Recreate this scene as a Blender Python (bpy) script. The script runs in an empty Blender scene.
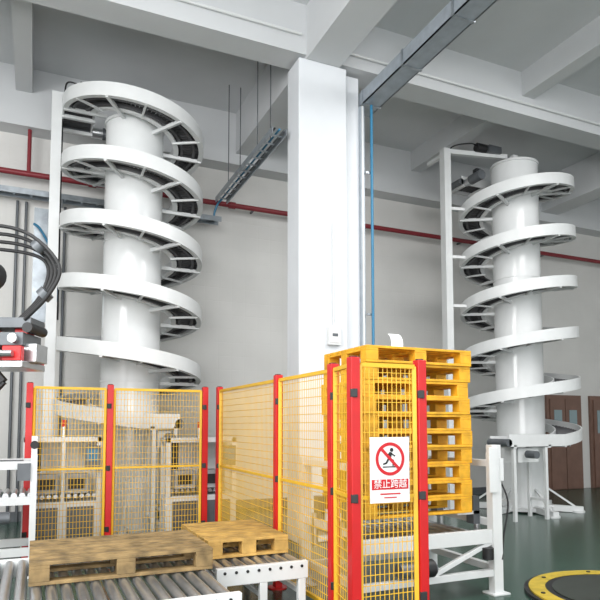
import bpy, math, random
from mathutils import Vector, Matrix
random.seed(4)
R=math.atan2(.405,.914)
O=Vector((-4.68,9.37,0))
def srgb(r,g,b):
    f=lambda c:(c/255/12.92) if c/255<=.04045 else ((c/255+.055)/1.055)**2.4
    return (f(r),f(g),f(b),1)
def mat(name,col,rough=.5,metal=0,noise=.06,scale=6,bump=0,spec=.5,emis=0):
    m=bpy.data.materials.new(name); m.use_nodes=True
    nt=m.node_tree; p=nt.nodes['Principled BSDF']
    c=srgb(*col)
    tc=nt.nodes.new('ShaderNodeTexCoord')
    n=nt.nodes.new('ShaderNodeTexNoise'); n.inputs['Scale'].default_value=scale; n.inputs['Detail'].default_value=5
    nt.links.new(tc.outputs['Object'],n.inputs['Vector'])
    r=nt.nodes.new('ShaderNodeValToRGB')
    r.color_ramp.elements[0].position=.3; r.color_ramp.elements[1].position=.7
    r.color_ramp.elements[0].color=tuple(max(0,x*(1-noise*2)) for x in c[:3])+(1,)
    r.color_ramp.elements[1].color=tuple(min(1,x*(1+noise)) for x in c[:3])+(1,)
    nt.links.new(n.outputs['Fac'],r.inputs['Fac']); nt.links.new(r.outputs['Color'],p.inputs['Base Color'])
    p.inputs['Roughness'].default_value=rough; p.inputs['Metallic'].default_value=metal
    p.inputs['Specular IOR Level'].default_value=spec
    if bump:
        b=nt.nodes.new('ShaderNodeBump'); b.inputs['Strength'].default_value=bump; b.inputs['Distance'].default_value=.01
        nt.links.new(n.outputs['Fac'],b.inputs['Height']); nt.links.new(b.outputs['Normal'],p.inputs['Normal'])
    if emis:
        p.inputs['Emission Color'].default_value=(1,1,1,1); p.inputs['Emission Strength'].default_value=emis
    return m
WHITE=mat('white_paint',(216,218,218),.35,0,.02)
GLOSS=mat('white_gloss',(222,224,224),.15,0,.015)
PILLAR=mat('pillar_paint',(220,223,227),.6,0,.02,2)
WALL=mat('wall_paint',(213,212,209),.75,0,.03,1.2)
CEIL=mat('ceiling_paint',(206,208,210),.8,0,.03,.8)
FLOOR=mat('green_epoxy',(48,76,64),.22,0,.12,1.5,0,.35)
SLAT=mat('dark_slats',(84,84,86),.5,.3,.05)
GALV=mat('galvanised',(165,172,178),.35,.75,.12,9)
DUCT=mat('duct_galvanised',(160,168,176),.45,.25,.08,7)
STEEL=mat('roller_steel',(190,192,194),.28,.85,.05,14)
RED=mat('red_post',(200,28,30),.4,0,.04)
REDP=mat('red_pipe',(128,38,46),.45,0,.05)
YEL=mat('yellow_mesh',(228,180,44),.45,0,.04)
YPAL=mat('yellow_pallet',(226,168,36),.55,0,.14,10,.2)
WOOD=mat('old_wood',(142,118,78),.75,0,.3,9,.4)
WOOD2=mat('new_wood',(190,152,82),.7,0,.2,9,.3)
BLACK=mat('black_rubber',(28,28,30),.5,0,.1)
GREY=mat('machine_grey',(100,104,108),.45,.3,.08)
BLUE=mat('blue_pipe',(50,120,156),.4,0,.03)
SIGNW=mat('sign_white',(232,232,232),.4,0,.01)
SIGNR=mat('sign_red',(196,20,32),.4,0,.01)
DOORM=mat('door_brown',(120,92,80),.5,0,.06)
GLASS=mat('window_glass',(140,160,165),.1,0,.02)
CARD=mat('grey_housing',(168,170,172),.5,0,.05)
DGREEN=mat('turntable_dark',(44,50,44),.4,0,.1)
TYEL=mat('turntable_yellow',(190,164,50),.5,0,.12,12)
LAMP=mat('lamp_diffuser',(250,250,250),.5,0,0,emis=6)

class MB:
    def __init__(s): s.v=[];s.f=[];s.m=[];s.s=[]
    def add(s,vs,fs,m,sm=False):
        o=len(s.v); s.v+= [tuple(v) for v in vs]
        for f in fs: s.f.append([i+o for i in f]); s.m.append(m); s.s.append(sm)
    def box(s,x0,x1,y0,y1,z0,z1,m):
        if x0>x1:x0,x1=x1,x0
        if y0>y1:y0,y1=y1,y0
        if z0>z1:z0,z1=z1,z0
        vs=[(x0,y0,z0),(x1,y0,z0),(x1,y1,z0),(x0,y1,z0),(x0,y0,z1),(x1,y0,z1),(x1,y1,z1),(x0,y1,z1)]
        s.add(vs,[(0,3,2,1),(4,5,6,7),(0,1,5,4),(1,2,6,5),(2,3,7,6),(3,0,4,7)],m)
    def beam(s,p,q,w,h,m):
        p=Vector(p);q=Vector(q);d=(q-p).normalized()
        up=Vector((0,0,1)) if abs(d.z)<.95 else Vector((0,1,0))
        x=d.cross(up).normalized()*w/2; z=x.cross(d).normalized()*h/2
        vs=[p-x-z,p+x-z,p+x+z,p-x+z,q-x-z,q+x-z,q+x+z,q-x+z]
        s.add(vs,[(0,1,2,3),(7,6,5,4),(0,4,5,1),(1,5,6,2),(2,6,7,3),(3,7,4,0)],m)
    def cyl(s,p,q,r,m,n=16,r2=None):
        p=Vector(p);q=Vector(q);d=(q-p).normalized()
        up=Vector((0,0,1)) if abs(d.z)<.95 else Vector((0,1,0))
        x=d.cross(up).normalized(); y=d.cross(x).normalized()
        if r2 is None:r2=r
        vs=[]
        for i in range(n):
            a=2*math.pi*i/n; vs.append(p+x*r*math.cos(a)+y*r*math.sin(a))
        for i in range(n):
            a=2*math.pi*i/n; vs.append(q+x*r2*math.cos(a)+y*r2*math.sin(a))
        s.add(vs,[(i,(i+1)%n,n+(i+1)%n,n+i) for i in range(n)],m,True)
        s.add(vs[:n],[tuple(range(n-1,-1,-1))],m); s.add(vs[n:],[tuple(range(n))],m)
    def tube(s,pts,r,m,n=10):
        P=[Vector(p) for p in pts]
        Q=[]
        for i in range(len(P)-1):
            p0=P[max(i-1,0)];p1=P[i];p2=P[i+1];p3=P[min(i+2,len(P)-1)]
            for k in range(6):
                t=k/6
                Q.append(.5*((2*p1)+(p2-p0)*t+(2*p0-5*p1+4*p2-p3)*t*t+(3*p1-p0-3*p2+p3)*t**3))
        Q.append(P[-1]); vs=[]; x=None
        for i,q in enumerate(Q):
            d=(Q[min(i+1,len(Q)-1)]-Q[max(i-1,0)]).normalized()
            if x is None:
                x=d.cross(Vector((.3,.1,1))).normalized()
            x=(x-d*x.dot(d)).normalized(); y=d.cross(x)
            for k in range(n):
                a=2*math.pi*k/n; vs.append(q+x*r*math.cos(a)+y*r*math.sin(a))
        fs=[]
        for i in range(len(Q)-1):
            for k in range(n): fs.append((i*n+k,i*n+(k+1)%n,(i+1)*n+(k+1)%n,(i+1)*n+k))
        s.add(vs,fs,m,True)
    def helix(s,r0,r1,o0,o1,t0,t1,zf,m,step=math.radians(5)):
        n=max(2,int(abs(t1-t0)/step)); vs=[]
        for i in range(n+1):
            t=t0+(t1-t0)*i/n; z=zf(t); c=math.cos(t);q=math.sin(t)
            vs+=[(r0*c,r0*q,z+o0),(r1*c,r1*q,z+o0),(r1*c,r1*q,z+o1),(r0*c,r0*q,z+o1)]
        fs=[]
        for i in range(n):
            a=i*4
            for k in range(4):
                f=(a+k,a+(k+1)%4,a+4+(k+1)%4,a+4+k); fs.append(f if t1<t0 else f[::-1])
        s.add(vs,fs,m,True)
        s.add(vs[:4],[(0,1,2,3)],m); s.add(vs[-4:],[(3,2,1,0)],m)
    def build(s,name,loc=(0,0,0),yaw=0,parent=None,bevel=0):
        me=bpy.data.meshes.new(name); me.from_pydata(s.v,[],s.f)
        used=[]
        for m in s.m:
            if m not in used: used.append(m)
        for m in used: me.materials.append(m)
        idx={m:i for i,m in enumerate(used)}
        for p,m,sm in zip(me.polygons,s.m,s.s): p.material_index=idx[m]; p.use_smooth=sm
        me.update()
        try: me.set_sharp_from_angle(angle=math.radians(35))
        except Exception: pass
        o=bpy.data.objects.new(name,me); bpy.context.collection.objects.link(o)
        o.location=loc; o.rotation_euler=(0,0,yaw)
        if parent: o.parent=parent
        if bevel:
            b=o.modifiers.new('b','BEVEL'); b.width=bevel; b.segments=2; b.limit_method='ANGLE'; b.angle_limit=math.radians(60)
        return o
def empty(name,loc=(0,0,0),yaw=0):
    e=bpy.data.objects.new(name,None); bpy.context.collection.objects.link(e); e.location=loc; e.rotation_euler=(0,0,yaw); e.empty_display_size=.2
    return e
def room(mb,name,**k): return mb.build(name,O,R,**k)

# ---------------- room shell
HC=7.15
b=MB(); b.box(-7,15,-17,0,-.1,0,FLOOR); room(b,'floor')
b=MB(); b.box(-7,15,-17,.2,HC,HC+.2,CEIL); room(b,'ceiling')
b=MB(); b.box(-7,15,0,.2,0,HC,WALL); room(b,'wall_back')
nt=WALL.node_tree; p=nt.nodes['Principled BSDF']
tc=nt.nodes.new('ShaderNodeTexCoord'); mp=nt.nodes.new('ShaderNodeMapping'); mp.inputs['Rotation'].default_value=(math.radians(90),0,0)
br=nt.nodes.new('ShaderNodeTexBrick'); br.offset=0; br.inputs['Scale'].default_value=1; br.inputs['Brick Width'].default_value=.25; br.inputs['Row Height'].default_value=.25
br.inputs['Mortar Size'].default_value=.008
bp=nt.nodes.new('ShaderNodeBump'); bp.inputs['Strength'].default_value=.35; bp.inputs['Distance'].default_value=.006; bp.invert=True
nt.links.new(tc.outputs['Object'],mp.inputs[0]); nt.links.new(mp.outputs[0],br.inputs['Vector']); nt.links.new(br.outputs['Fac'],bp.inputs['Height']); nt.links.new(bp.outputs[0],p.inputs['Normal'])
b=MB(); b.box(-7.2,-7,-17,.2,0,HC,WALL); room(b,'wall_left')
b=MB(); b.box(15,15.2,-17,.2,0,HC,WALL); room(b,'wall_right')
b=MB(); b.box(-7,11.2,-.03,0,0,.15,GREY); room(b,'baseboard_back')
ZB=6.4
for s in (-3.4,3.94,11.3):
    b=MB(); b.box(s-.25,s+.25,-17,-.35,ZB,HC,CEIL); room(b,'ceiling_beam')
for t in (3.24,9.8):
    for s0,s1 in ((-7,-3.65),(-3.15,3.69),(4.19,11.05),(11.55,15)):
        b=MB(); b.box(s0,s1,-t-.2,-t+.2,ZB+.05,HC,CEIL); room(b,'ceiling_beam')
b=MB(); b.box(-7,15,-.35,0,6.2,HC,CEIL); room(b,'ceiling_beam')
for s in (.2,7.6):
    b=MB(); b.box(s-.12,s+.12,-9.6,-3.44,6.75,HC,CEIL); room(b,'ceiling_beam')
    b=MB(); b.box(s-.12,s+.12,-3.04,-.35,6.75,HC,CEIL); room(b,'ceiling_beam')
b=MB(); b.box(3.58,4.30,-3.44,-3.04,0,6.4,PILLAR)
pil=room(b,'support_pillar',bevel=.015)
b=MB(); b.box(3.98,4.16,-3.50,-3.441,2.55,2.8,WHITE); b.box(4.0,4.14,-3.51,-3.5,2.58,2.77,SIGNW); b.cyl((4.07,-3.46,2.8),(4.07,-3.46,4.2),.012,WHITE,8); b.box(4.03,4.11,-3.515,-3.51,2.66,2.7,GREY)
b.build('junction_box',parent=pil)
b=MB(); b.box(4.302,4.56,-3.30,-3.06,0,6.4,PILLAR)
b.box(4.56,4.62,-3.36,-3.1,0.0,5.98,DUCT); b.box(4.575,4.60,-3.37,-3.36,0,5.98,WHITE)
room(b,'vertical_cable_duct')
b=MB(); x0=4.58;x1=4.86;zt=6.0
b.box(x0,x1,-9.5,-3.1,zt,zt+.015,DUCT); b.box(x0,x0+.015,-9.5,-3.1,zt,zt+.18,DUCT); b.box(x1-.015,x1,-9.5,-3.1,zt,zt+.18,DUCT); b.box(x0,x1,-9.5,-3.1,zt+.18,zt+.192,DUCT)
y=-9.4
while y<-3.1:
    b.box(x0-.01,x1+.01,y,y+.04,zt-.01,zt+.2,GALV); y+=1.0
for y in (-5.5,-7,-8.5):
    for x in (x0+.02,x1-.02): b.cyl((x,y,zt+.18),(x,y,HC-.005),.008,STEEL,6)
room(b,'cable_trunking')
b=MB(); b.cyl((4.70,-3.42,0.0),(4.70,-3.42,5.985),.02,BLUE); b.box(4.62,4.72,-3.40,-3.38,3,3.03,GALV); b.box(4.62,4.72,-3.40,-3.38,5,5.03,GALV); room(b,'blue_air_pipe')
b=MB(); b.cyl((-6.99,-.25,5.47),(14.99,-.25,5.47),.045,REDP)
s=-6
while s<15:
    b.cyl((s,-.25,5.47),(s+.12,-.25,5.47),.06,REDP); b.beam((s+.5,-.25,5.47),(s+.5,-.004,5.47),.03,.03,GREY); s+=2.4
b.cyl((10.4,-.25,5.47),(10.4,-.25,0.0),.04,REDP); b.cyl((.3,-.25,5.47),(.3,-.25,6.19),.03,REDP)
room(b,'fire_sprinkler_pipe')
b=MB()
def tray(p,q,w):
    p=Vector(p);q=Vector(q);d=(q-p).normalized(); n=Vector((-d.y,d.x,0))*w/2
    for k in (-1,1): b.beam(p+n*k,q+n*k,.015,.09,GALV)
    L=(q-p).length; t=.1
    while t<L:
        c=p+d*t; b.beam(c-n,c+n,.03,.015,GALV); t+=.25
tray((3.40,-.45,5.45),(3.40,-3.2,5.45),.2)
for yy in (-1.2,-2.6):
    for x in (3.3,3.5): b.cyl((x,yy,5.45),(x,yy,HC-.01),.008,GREY,6)
for i in range(3): b.cyl((3.33+.07*i,-.5,5.47),(3.33+.07*i,-3.2,5.47),.015,[BLACK,BLUE,GREY][i],8)
b.tube([(3.4,-.5,5.46),(3.35,-.42,5.4),(3.3,-.38,5.25),(3.3,-.36,5.15)],.02,BLUE)
room(b,'cable_tray')
b=MB(); tray((-6.5,-.3,5.13),(3.42,-.3,5.13),.2)
for i in range(2): b.cyl((-6.4,-.27-.06*i,5.15),(3.4,-.27-.06*i,5.15),.015,[BLACK,BLUE][i],8)
for x in (-5,-3,-1,.8,2.6): b.beam((x,-.004,5.1),(x,-.42,5.1),.03,.04,GALV)
room(b,'cable_tray')
b=MB()
for s,z0,z1 in ((.15,.0,5.08),(.28,.0,5.08)): b.cyl((s,-.06,z0),(s,-.06,z1),.022,GREY,10)
room(b,'wall_conduit')
b=MB(); b.cyl((.86,-.06,0),(.86,-.06,5.08),.022,GREY,10); room(b,'wall_conduit')
b=MB(); b.box(.38,.68,-.16,-.002,3.1,5.0,WALL); b.box(.40,.66,-.175,-.16,3.13,4.97,GALV); b.box(.63,.65,-.19,-.175,3.9,4.1,BLACK)
b.tube([(.4,-.18,4.7),(.5,-.24,4.6),(.66,-.26,4.3),(.78,-.2,4.0),(.74,-.15,3.4),(.6,-.1,3.1)],.02,BLUE)
room(b,'electrical_cabinet')
b=MB(); b.cyl((4.3,-3.47,6.62),(11,-3.47,6.62),.02,WHITE,8); room(b,'ceiling_conduit')
b=MB(); b.cyl((-3,-3.47,6.7),(3.6,-3.47,6.7),.02,WHITE,8); room(b,'ceiling_conduit')
for i,s in enumerate((11.9,13.3)):
    b=MB(); b.box(s-.55,s+.55,-.06,-.002,0,2.2,DOORM); b.box(s-.47,s-.01,-.09,-.06,.02,2.1,DOORM); b.box(s+.01,s+.47,-.09,-.06,.02,2.1,DOORM)
    b.box(s-.36,s-.12,-.1,-.09,1.3,1.85,GLASS); b.box(s+.12,s+.36,-.1,-.09,1.3,1.85,GLASS); b.cyl((s+.06,-.14,1.0),(s+.06,-.14,1.2),.012,STEEL,8); b.box(s+.05,s+.07,-.14,-.09,1.0,1.02,STEEL);b.box(s+.05,s+.07,-.14,-.09,1.18,1.2,STEEL)
    room(b,'door_%d'%(i+1))

# ---------------- spiral conveyors
def spiral(loc,direction,ztop,th_top,turns,mast,colh,infl,mtop,pitch):
    e=empty('spiral_conveyor',loc,R)
    t0=th_top; t1=th_top+direction*turns*2*math.pi
    zf=lambda t: ztop-pitch*abs(t-t0)/(2*math.pi)
    b=MB(); n=48
    b.cyl((0,0,.06),(0,0,colh),.41,GLOSS,n)
    for z in (2.1,4.1): b.cyl((0,0,z),(0,0,z+.02),.418,WHITE,n)
    b.cyl((0,0,colh),(0,0,colh+.04),.43,WHITE,n); b.cyl((0,0,.03),(0,0,.09),.5,WHITE,n)
    b.build('column',parent=e)
    b=MB()
    for k in range(6):
        a=k*math.pi/3+.3; c,q=math.cos(a),math.sin(a)
        b.beam((.3*c,.3*q,.07),(.98*c,.98*q,.05),.1,.1,WHITE); b.cyl((.9*c,.9*q,.0),(.9*c,.9*q,.03),.11,WHITE,12)
        b.beam((.42*c,.42*q,.4),(.85*c,.85*q,.1),.04,.03,WHITE)
    b.build('base_feet',parent=e)
    b=MB()
    b.helix(.975,1.0,-.06,.13,t0,t1,zf,WHITE); b.helix(.56,.58,-.05,.10,t0,t1,zf,WHITE)
    b.helix(.93,.975,-.06,-.04,t0,t1,zf,WHITE); b.helix(.58,.63,-.05,-.03,t0,t1,zf,WHITE)
    b.build('guard_rails',parent=e)
    b=MB()
    N=int(turns*80)
    for i in range(N):
        t=t0+direction*(i+.2)/80*2*math.pi; t2=t+direction*.8/80*2*math.pi
        z=zf(t)
        c,q,c2,q2=math.cos(t),math.sin(t),math.cos(t2),math.sin(t2)
        vs=[]
        for zz in (z+.01,z+.03): vs+=[(.585*c,.585*q,zz),(.97*c,.97*q,zz),(.97*c2,.97*q2,zz),(.585*c2,.585*q2,zz)]
        b.add(vs,[(3,2,1,0),(4,5,6,7),(0,1,5,4),(1,2,6,5),(2,3,7,6),(3,0,4,7)],SLAT)
    b.helix(.66,.70,-.04,.01,t0,t1,zf,SLAT); b.helix(.84,.88,-.04,.01,t0,t1,zf,SLAT)
    b.build('slat_chain',parent=e)
    b=MB(); N=int(turns*12)
    for i in range(N+1):
        t=t0+direction*i/12*2*math.pi; z=zf(t)-.055; c,q=math.cos(t),math.sin(t)
        if i%2==0:
            b.beam((.40*c,.40*q,z),(.99*c,.99*q,z),.04,.05,WHITE)
        else: b.beam((.57*c,.57*q,z),(.98*c,.98*q,z),.025,.03,WHITE)
    b.build('support_arms',parent=e)
    def straight(t,sgn,z,L,nm,motor):
        b=MB(); T=Vector((-math.sin(t),math.cos(t),0))*sgn; Rr=Vector((math.cos(t),math.sin(t),0))
        P=lambda r,d,zz:Rr*r+T*d+Vector((0,0,zz))
        b.beam(P(.9875,0,z+.035),P(.9875,L,z+.035),.025,.19,WHITE); b.beam(P(.57,0,z+.025),P(.57,L,z+.025),.02,.15,WHITE)
        d=.02
        while d<L-.03:
            b.beam(P(.585,d,z+.02),P(.97,d,z+.02),.055,.02,SLAT); d+=.068
        b.beam(P(.55,L*.3,z-.06),P(1.0,L*.3,z-.06),.05,.05,WHITE); b.beam(P(.55,L*.9,z-.06),P(1.0,L*.9,z-.06),.05,.05,WHITE)
        b.cyl(P(.56,L,z),P(1.0,L,z),.06,GREY)
        if motor:
            b.cyl(P(.4,L-.1,z-.02),P(.12,L-.1,z-.02),.09,GREY); b.cyl(P(.55,L-.1,z-.02),P(.4,L-.1,z-.02),.07,STEEL); b.beam(P(.3,L-.1,z+.08),P(.2,L-.1,z+.08),.1,.08,BLACK)
        else:
            for dd in (L*.35,L*.9):
                for r in (.6,.96):
                    b.beam(P(r,dd,z-.07),P(r,dd,0),.05,.05,WHITE)
                b.beam(P(.6,dd,.3),P(.96,dd,.3),.04,.04,WHITE)
            b.beam(P(.78,L*.45,z-.2),P(.78,L*.8,z-.2),.3,.22,WHITE); b.cyl(P(1.0,L*.7,z-.18),P(1.2,L*.7,z-.18),.06,GREY)
        b.build(nm,parent=e)
    straight(t0,-direction,ztop,.75,'discharge_section',True)
    straight(t1,direction,zf(t1),infl,'infeed_section',False)
    b=MB(); mx,my=mast
    b.box(mx-.07,mx+.07,my-.07,my+.07,0,mtop,WHITE); b.box(mx-.14,mx+.14,my-.14,my+.14,0,.02,WHITE)
    L=math.hypot(mx,my); ux,uy=mx/L,my/L
    am=math.atan2(my,mx)
    base=(am-t0)*direction
    while base<0: base+=2*math.pi
    for k in range(9):
        z=ztop-pitch*(base+2*math.pi*k)/(2*math.pi)
        if z<zf(t1): break
        b.beam((mx,my,z),(ux*.99,uy*.99,z),.04,.05,WHITE)
    b.beam((mx,my,mtop-.04),(ux*.15,uy*.15,mtop-.04),.08,.08,WHITE); b.beam((0,0,colh),(0,0,mtop),.1,.1,WHITE)
    b.beam((mx,my,mtop-.08),(mx,my+.5,mtop-.08),.06,.06,WHITE)
    b.build('mast',parent=e)
    b=MB(); c=(ux*.45,uy*.45)
    b.box(c[0]-.14,c[0]+.14,c[1]-.12,c[1]+.12,mtop-.02,mtop+.10,GREY); b.cyl((c[0]-.34,c[1],mtop+.06),(c[0]+.1,c[1],mtop+.06),.08,BLACK)
    b.tube([(c[0]-.3,c[1],mtop+.08),(c[0]-.5,c[1],mtop+.1),(mx+.1,my,mtop+.02),(mx+.08,my,mtop-.5),(mx+.09,my,3)],.012,BLACK)
    b.build('drive_motor',parent=e)
    return e
spiral((-2.44,8.6,0),1,6.03,math.pi,5.25,(-1.07,.33),5.85,.5,6.34,.86)
spiral((3.94,10.75,0),-1,6.06,math.radians(450),5.5,(-1.32,.3),6.2,1.2,6.45,.88)

# ---------------- fence
fe=empty('safety_fence')
HF=1.97
posts=[(-3.02,6.70),(-2.23,7.05),(-1.19,7.51),(-1.0,7.45),(-.207,5.66),(.255,4.62),(.37,4.15),(.87,4.35)]
b=MB()
for x,y in posts:
    a=R
    c,q=math.cos(a)*.035,math.sin(a)*.035
    vs=[]
    for z in (0.0,HF):
        for sx,sy in ((-1,-1),(1,-1),(1,1),(-1,1)):
            vs.append((x+sx*c-sy*q,y+sx*q+sy*c,z))
    b.add(vs,[(3,2,1,0),(4,5,6,7),(0,1,5,4),(1,2,6,5),(2,3,7,6),(3,0,4,7)],RED)
    b.cyl((x,y,0.0),(x,y,.012),.09,RED,12); b.cyl((x,y,HF),(x,y,HF+.008),.03,BLACK,8)
    for z in (.3,1.0,1.72):
        b.beam((x,y-.02,z),(x,y-.045,z),.05,.06,BLACK)
b.build('posts',parent=fe,bevel=.004)
def panel(p,q,nm,z0=.12,z1=1.92,ext=.05):
    b=MB(); P=Vector((*p,0));Q=Vector((*q,0)); d=(Q-P).normalized(); P=P+d*ext;Q=Q-d*ext; L=(Q-P).length
    up=Vector((0,0,1))
    for z in (z0,z1): b.beam(P+up*z,Q+up*z,.03,.03,YEL)
    for X in (P,Q): b.beam(X+up*z0,X+up*z1,.03,.03,YEL)
    b.beam(P+up*1.0,Q+up*1.0,.02,.025,YEL)
    n=int(L/.036)
    for i in range(1,n):
        X=P+d*(L*i/n); b.beam(X+up*z0,X+up*z1,.005,.005,YEL)
    z=z0+.07
    while z<z1: b.beam(P+up*z,Q+up*z,.005,.005,YEL); z+=.07
    b.build(nm,parent=fe)
for i,(a,c) in enumerate([(0,1),(1,2),(3,4),(4,5),(5,6),(6,7)]): panel(posts[a],posts[c],'mesh_panel_%d'%(i+1))

# ---------------- sign
sg=empty('no_crossing_sign',(0.625+.05*.371-.02,4.252-.05*.928-.008,1.19),math.atan2(.2,.5))
b=MB(); w,h=.155,.225
b.box(-w,w,-.004,0.004,-h,h,SIGNW)
b.box(-w+.01,w-.01,-.006,-.004,-.135,-.065,SIGNR)
cz=.075; n=48; ro,ri=.115,.092
vs=[];fs=[]
for i in range(n):
    a=2*math.pi*i/n
    for r in (ri,ro): vs.append((r*math.cos(a),-.0065,cz+r*math.sin(a)))
for i in range(n): j=(i+1)%n; fs.append((2*i,2*j,2*j+1,2*i+1)[::-1])
b.add(vs,fs,SIGNR)
def bar(p,q,t,m,y=-.0075):
    P=Vector((p[0],y,p[1]));Q=Vector((q[0],y,q[1])); d=(Q-P).normalized(); nn=Vector((-d.z,0,d.x))*t/2
    b.add([P-nn,Q-nn,Q+nn,P+nn],[(0,1,2,3)],m)
k=.070
b.cyl((.012,-.0068,cz+.062),(.012,-.0076,cz+.062),.014,BLACK,16)
bar((.006,cz+.046),(-.008,cz+.002),.024,BLACK,-.0070)
bar((.004,cz+.04),(.04,cz+.018),.010,BLACK,-.0071); bar((.0,cz+.04),(-.034,cz+.022),.010,BLACK,-.0072)
bar((-.006,cz+.004),(.028,cz-.014),.014,BLACK,-.0073); bar((.026,cz-.01),(.022,cz-.048),.012,BLACK,-.0074)
bar((-.01,cz+.006),(-.032,cz-.03),.014,BLACK,-.00745); bar((-.03,cz-.028),(-.056,cz-.036),.012,BLACK,-.00748)
bar((-.06,cz-.055),(.06,cz-.055),.008,BLACK,-.0070)
bar((-k-.005,cz+k+.005),(k+.005,cz-k-.005),.022,SIGNR,-.0078)
bar((-.08,-.165),(.08,-.165),.010,SIGNR,-.0065); bar((-.05,-.190),(.05,-.190),.008,SIGNR,-.0065)
b.box(-.12,-.11,.004,.04,.1,.12,GREY);b.box(.11,.12,.004,.04,.1,.12,GREY)
b.build('sign_board',parent=sg)
cu=bpy.data.curves.new('sign_text','FONT'); cu.body='禁止跨越'; cu.size=.066; cu.align_x='CENTER'; cu.align_y='CENTER'; cu.extrude=.0004
cu.materials.append(SIGNW)
to=bpy.data.objects.new('sign_text',cu); bpy.context.collection.objects.link(to); to.parent=sg; to.location=(0,-.0075,-.1); to.rotation_euler=(math.pi/2,0,0)

# ---------------- pallets
def pallet(b,L,W,z,m,x0=0,y0=0,nb=7):
    t=.022
    for i in range(3):
        y=y0+(W-.1)*i/2; b.box(x0,x0+L,y,y+.1,z,z+t,m)
    for i in range(3):
        for j in range(3):
            x=x0+(L-.12)*i/2; y=y0+(W-.1)*j/2; b.box(x,x+.12,y,y+.1,z+t,z+.1,m)
    for i in range(3):
        x=x0+(L-.12)*i/2; b.box(x,x+.12,y0,y0+W,z+.1,z+.1+t,m)
    bw=W/nb*.82
    for i in range(nb):
        y=y0+(W-bw)*i/(nb-1); b.box(x0,x0+L,y,y+bw,z+.1+t,z+.1+2*t,m)
b=MB()
zt=.72
for i in range(10):
    pallet(b,1.1,.8,zt+i*.1455,YPAL,random.uniform(-.02,.02),random.uniform(-.015,.015))
b.build('yellow_pallet_stack',(.54,5.0,0),R,bevel=.003)
PO=Vector((-1.63,3.8,0))
b=MB(); pallet(b,1.17,.8,0,WOOD,-.05,0,nb=8); b.build('wooden_pallet',PO+Vector((0,0,.502)),R,bevel=.003)
b=MB(); pallet(b,.68,.9,0,WOOD2,1.22,.5,nb=8); b.build('wooden_pallet',PO+Vector((0,0,.452)),R,bevel=.003)
b=MB()
vs=[];fs=[]
for i in range(7):
    t=i/6
    for x in (0,.12): vs.append((x+.02*t,-.03+.09*t*t,.17*t-.04*t*t))
for i in range(6): fs.append((2*i,2*i+1,2*i+3,2*i+2))
b.add(vs,fs,SIGNW,True); b.box(-.01,.14,-.05,.06,-.0,.004,SIGNW)
b.build('packing_slip',(.78,5.2,zt+10*.1455+.001),R)

# ---------------- roller conveyor
def rollconv(name,x0,x1,y0,y1,zt,motor=False):
    e=empty(name,PO,R)
    b=MB()
    for y in (y0,y1): b.box(x0,x1,y-.025,y+.025,zt-.13,zt-.0,WHITE)
    for x in (x0+.05,(x0+x1)/2,x1-.05):
        for y in (y0,y1): b.box(x-.03,x+.03,y-.024,y+.024,.015,zt-.13,WHITE); b.box(x-.06,x+.06,y-.05,y+.05,0,.015,GREY)
        b.box(x-.02,x+.02,y0,y1,.2,.24,WHITE); b.box(x-.02,x+.02,y0,y1,zt-.14,zt-.1,WHITE)
    b.build('frame',parent=e,bevel=.004)
    b=MB(); x=x0+.06
    while x<x1-.03:
        b.cyl((x,y0+.03,zt-.035),(x,y1-.03,zt-.035),.034,STEEL,14); b.cyl((x,y0-.03,zt-.035),(x,y0+.03,zt-.035),.012,BLACK,8)
        b.cyl((x,y1+.03,zt-.035),(x,y1-.03,zt-.035),.012,BLACK,8); x+=.088
    b.build('rollers',parent=e)
    if motor:
        b=MB(); b.box(x0+.1,x0+.35,y0-.16,y0-.026,.26,.5,BLACK); b.cyl((x0+.4,y0-.1,.38),(x0+.75,y0-.1,.38),.07,GREY); b.box(x0+.35,x0+.42,y0-.14,y0-.04,.3,.46,STEEL)
        b.build('gear_motor',parent=e)
rollconv('roller_conveyor',-1.3,1.12,-.62,.9,.5,True)
rollconv('roller_conveyor',1.2,1.93,.2,1.5,.45)

# ---------------- pallet dispenser
e=empty('pallet_dispenser',(.54,5.0,0),R)
b=MB()
for x in (-.14,1.3):
    for y in (-.06,.9):
        b.box(x-.05,x+.05,y-.04,y+.04,.0,1.32 if x>0 else 1.2,WHITE); b.box(x-.09,x+.09,y-.08,y+.08,0,.015,WHITE)
    for z in (.22,.62,1.15): b.box(x-.03,x+.03,-.02,.86,z-.03,z+.03,WHITE)
for y in (-.06,.9):
    b.box(-.1,1.26,y-.025,y+.025,.45,.57,WHITE); b.box(-.1,1.26,y-.025,y+.025,.16,.22,WHITE)
b.box(1.245,1.25,-.1,-.02,.3,1.25,WHITE)
b.box(1.2,1.29,-.12,-.1,.9,1.3,WHITE)
b.beam((.55,-.06,.2),(1.25,-.06,.46),.04,.04,WHITE)
b.build('frame',parent=e,bevel=.004)
b=MB(); x=0
while x<1.2: b.cyl((x,-.03,.53),(x,.87,.53),.03,STEEL,12); x+=.12
b.build('rollers',parent=e)
b=MB()
for x in (.03,1.07):
    for y in (.12,.66):
        s=1 if x>.5 else -1
        b.box(x-.08,x+.17 if s>0 else x-.13,y-.05,y+.05,.69,.719,WHITE); b.box(x+s*.1,x+s*.17,y-.05,y+.05,.6,.85,GREY)
        b.cyl((x+s*.18,y,.4),(x+s*.18,y,.7),.03,STEEL,12)
b.build('lifting_forks',parent=e)
b=MB(); b.cyl((1.18,-.1,.32),(1.18,-.1,.42),.05,BLACK); b.box(1.33,1.37,-.11,.02,1.0,1.2,WHITE); b.tube([(1.37,-.06,1.0),(1.42,-.1,.8),(1.38,-.08,.5),(1.34,-.1,.3)],.008,BLACK)
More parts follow.
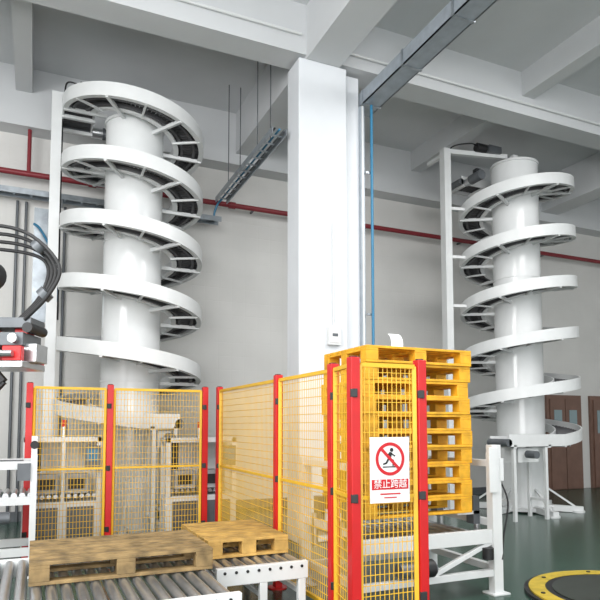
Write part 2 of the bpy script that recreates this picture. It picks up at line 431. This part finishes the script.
b.cyl((.25,-.1,.3),(.6,-.1,.3),.06,GREY); b.cyl((.5,-.1,.3),(.58,-.1,.3),.075,BLACK)
b.build('actuators',parent=e)

# ---------------- turntable
b=MB(); n=64
b.cyl((0,0,0),(0,0,.05),.62,DGREEN,n)
def ring(r0,r1,z,m):
    vs=[];fs=[]
    for i in range(n):
        a=2*math.pi*i/n
        vs+=[(r0*math.cos(a),r0*math.sin(a),z),(r1*math.cos(a),r1*math.sin(a),z),(r1*math.cos(a),r1*math.sin(a),0),(r0*math.cos(a),r0*math.sin(a),0)]
    for i in range(n):
        j=(i+1)%n
        fs+=[(4*i,4*i+1,4*j+1,4*j),(4*i+1,4*i+2,4*j+2,4*j+1),(4*i+3,4*i,4*j,4*j+3)]
    b.add(vs,fs,m)
ring(.62,.68,.04,BLACK); ring(.68,.82,.045,TYEL); ring(.82,.86,.03,BLACK)
for i in range(8):
    a=i*math.pi/4; b.cyl((.75*math.cos(a),.75*math.sin(a),.04),(.75*math.cos(a),.75*math.sin(a),.052),.02,BLACK,10)
b.build('stretch_wrapper_turntable',(2.86,5.32,0))

# ---------------- robot arm
e=empty('palletizing_robot',(-4.3,5.0,0))
b=MB(); b.cyl((0,0,0),(0,0,.7),.35,GREY,32); b.cyl((0,0,.7),(0,0,1.0),.3,RED,32); b.box(-.25,.25,-.2,.2,1.0,1.35,RED)
b.build('base',parent=e,bevel=.01)
b=MB(); b.cyl((0,-.3,1.25),(0,.3,1.25),.2,BLACK,24); b.beam((0,-.22,1.25),(.2,-.22,2.7),.14,.26,RED); b.cyl((.2,-.32,2.7),(.2,.2,2.7),.18,BLACK,24)
b.beam((.1,0,2.75),(1.75,-.35,2.75),.2,.22,RED); b.cyl((1.8,-.5,2.7),(1.8,-.2,2.7),.12,BLACK,20); b.cyl((1.8,-.35,2.72),(1.8,-.35,2.36),.08,GREY,20)
b.build('arm',parent=e)
b=MB(); gx,gy=1.85,-.35
b.cyl((1.8,gy,2.38),(1.8,gy,2.32),.13,STEEL,20)
b.box(gx-.3,gx+.40,gy-.12,gy+.12,2.24,2.32,GREY); b.box(gx-.2,gx+.36,gy-.16,gy+.16,2.1,2.2,GREY)
for x in (gx-.22,gx+.04,gx+.30):
    b.cyl((x,gy-.21,2.15),(x,gy+.21,2.15),.035,STEEL,12); b.box(x-.05,x+.05,gy-.06,gy+.06,2.2,2.24,RED)
    for y in (gy-.18,gy+.18):
        b.box(x-.07,x+.07,y-.03,y+.03,1.98,2.09,RED)
b.box(gx-.25,gx+.38,gy-.2,gy+.2,1.93,1.98,STEEL)
for x in (gx-.12,gx+.12):
    b.beam((x,gy-.15,1.93),(x+.1,gy-.15,1.82),.05,.06,BLACK); b.beam((x+.1,gy-.15,1.83),(x,gy-.15,1.72),.04,.05,BLACK)
b.box(gx+.3,gx+.44,gy-.1,gy+.1,1.98,2.12,STEEL); b.cyl((gx+.38,gy-.14,2.24),(gx+.38,gy+.14,2.24),.04,BLACK,12)
b.cyl((gx+.1,gy-.235,2.03),(gx+.32,gy-.235,2.03),.025,STEEL,10)
b.build('gripper',parent=e,bevel=.004)
b=MB()
for k in range(4):
    o=k*.045
    b.tube([(1.2,gy-.12+o,2.88),(1.8,gy-.15+o,3.02-o),(2.2,gy-.15+o,2.97-o),(2.46-o,gy-.15+o,2.72),(2.40-o,gy-.15+o,2.5),(2.2-o,gy-.12+o,2.3)],.014,BLACK)
for x,z in ((2.28,2.87),(2.34,2.5)): b.cyl((x-.02,gy-.1,z-.02),(x+.02,gy-.1,z+.02),.06,GREY,12)
b.build('hoses',parent=e)

# ---------------- left carton conveyor / lifter
e=empty('carton_conveyor',(-3.35,5.75,0),R)
b=MB()
for x in (0,.75):
    for y in (0,.55):
        b.box(x-.03,x+.03,y-.03,y+.03,0,1.38 if y else 1.2,WHITE); b.box(x-.07,x+.07,y-.07,y+.07,0,.012,WHITE)
for y in (0,.55):
    for z in (.25,.75,1.1): b.box(0,.75,y-.02,y+.02,z-.04,z+.04,WHITE)
for x in (0,.75):
    for z in (.25,.75,1.1): b.box(x-.02,x+.02,0,.55,z-.03,z+.03,WHITE)
b.build('frame',parent=e)
b=MB(); x=.05
while x<.75: b.cyl((x,.02,.8),(x,.53,.8),.028,STEEL,12); x+=.075
b.box(.15,.3,-.1,-.02,.55,.8,BLACK); b.cyl((.3,-.08,.6),(.55,-.08,.6),.06,GREY); b.box(.6,.72,-.05,-.02,.95,1.12,GREY); b.cyl((.75,-.05,1.3),(.75,.1,1.3),.04,BLACK)
b.tube([(.2,-.06,.55),(.25,-.1,.3),(.5,-.08,.2),(.7,-.06,.1)],.012,BLACK)
b.cyl((.35,.2,1.14),(.35,.2,1.3),.05,STEEL); b.box(.1,.65,.15,.3,1.1,1.14,GREY)
b.build('drive_parts',parent=e)

# ---------------- packaging machines behind the fence
def machine(name,x0,x1,y0,y1,h,boxes):
    e=empty(name,(-2.44,8.6,0),R)
    b=MB()
    b.box(x0,x1,y0,y1,.1,.62,WHITE)
    for x in (x0+.03,x1-.03):
        for y in (y0+.03,y1-.03):
            b.box(x-.03,x+.03,y-.03,y+.03,.62,h,WHITE); b.cyl((x,y,0),(x,y,.1),.03,BLACK,10)
    b.box(x0,x1,y0,y1,h-.06,h,WHITE); b.box(x0,x1,y1-.02,y1,.62,h,WHITE)
    mid=(x0+x1)/2
    b.box(mid-.02,mid+.02,y0,y0+.03,.62,h-.06,WHITE)
    b.box(x0+.08,mid-.05,y0-.01,y0,.15,.56,GREY); b.box(mid+.05,x1-.08,y0-.01,y0,.15,.56,GREY)
    b.build('cabinet_frame',parent=e,bevel=.004)
    b=MB()
    x=x0+.07
    while x<x1-.06: b.cyl((x,y0+.02,.68),(x,y1-.04,.68),.025,STEEL,10); x+=.07
    for i in range(boxes):
        bx=x0+.12+i*(x1-x0-.2)/max(boxes,1); b.box(bx,bx+.26,y0+.06,y1-.08,.708,.708+.22,CARD); b.box(bx+.04,bx+.22,y0+.05,y0+.06,.76,.88,BLACK)
    b.box(x1-.2,x1-.03,y0-.07,y0-.0,h-.35,h-.1,GREY); b.box(x1-.18,x1-.05,y0-.075,y0-.07,h-.28,h-.14,BLUE)
    b.cyl((mid,y0+.15,h),(mid,y0+.15,h+.12),.04,STEEL); b.cyl((mid,y0+.15,h+.12),(mid,y0+.15,h+.2),.03,RED)
    b.cyl((x0+.15,y0+.2,h-.4),(x0+.15,y0+.2,h-.06),.04,BLACK); b.cyl((x0+.15,y0+.2,h-.5),(x0+.15,y0+.2,h-.4),.015,STEEL)
    b.build('machine_parts',parent=e)
machine('case_packer',-1.35,-.5,-1.4,-1.02,1.36,2)
machine('carton_sealer',.25,1.15,-1.4,-1.02,1.34,2)

# ---------------- lights
for (x,y) in ((2.0,-7),(5.9,-7),(9.5,-7)):
    b=MB()
    b.box(x-.7,x+.7,y-.06,y+.06,6.98,7.03,WHITE); b.box(x-.68,x+.68,y-.04,y+.04,6.955,6.98,LAMP)
    for k in (-.5,.5): b.cyl((x+k,y,7.03),(x+k,y,HC-.003),.01,GREY,6)
    room(b,'fluorescent_lamp')
def area(loc,rot,size,pw,col=(1,1,1)):
    l=bpy.data.lights.new('a','AREA'); l.shape='RECTANGLE'; l.size=size[0]; l.size_y=size[1]; l.energy=pw; l.color=col
    o=bpy.data.objects.new('fill_light',l); bpy.context.collection.objects.link(o); o.location=loc; o.rotation_euler=rot  # added area light that brightens the hall, not a real fixture
area((-1.5,1.0,6.3),(math.radians(10),0,R),(5,3),340,(1,.99,.98))
area((4.5,5.0,6.3),(math.radians(10),0,R),(3,3),270,(1,.99,.98))
area((-5,-1,4.5),(math.radians(80),0,math.radians(-20)),(4,3),400)
area((1,-3,1.8),(math.radians(120),0,math.radians(5)),(6,2),240)
w=bpy.data.worlds.new('w'); bpy.context.scene.world=w; w.use_nodes=True
w.node_tree.nodes['Background'].inputs[0].default_value=(.95,.98,1,1); w.node_tree.nodes['Background'].inputs[1].default_value=1.6

# ---------------- camera
cam=bpy.data.cameras.new('camera'); co=bpy.data.objects.new('camera',cam); bpy.context.collection.objects.link(co)
co.location=(0,0,1.5); co.rotation_euler=(math.radians(94),0,0)
cam.sensor_width=36; cam.lens=36; cam.shift_y=83/600; cam.clip_start=.05
sc=bpy.context.scene; sc.camera=co
sc.view_settings.view_transform='Standard'
sc.view_settings.exposure=.17
# align the building with the world axes
M=Matrix.Rotation(-R,3,'Z')
for o in bpy.data.objects:
    if o.parent is None:
        o.location=M@o.location; o.rotation_euler.z-=R
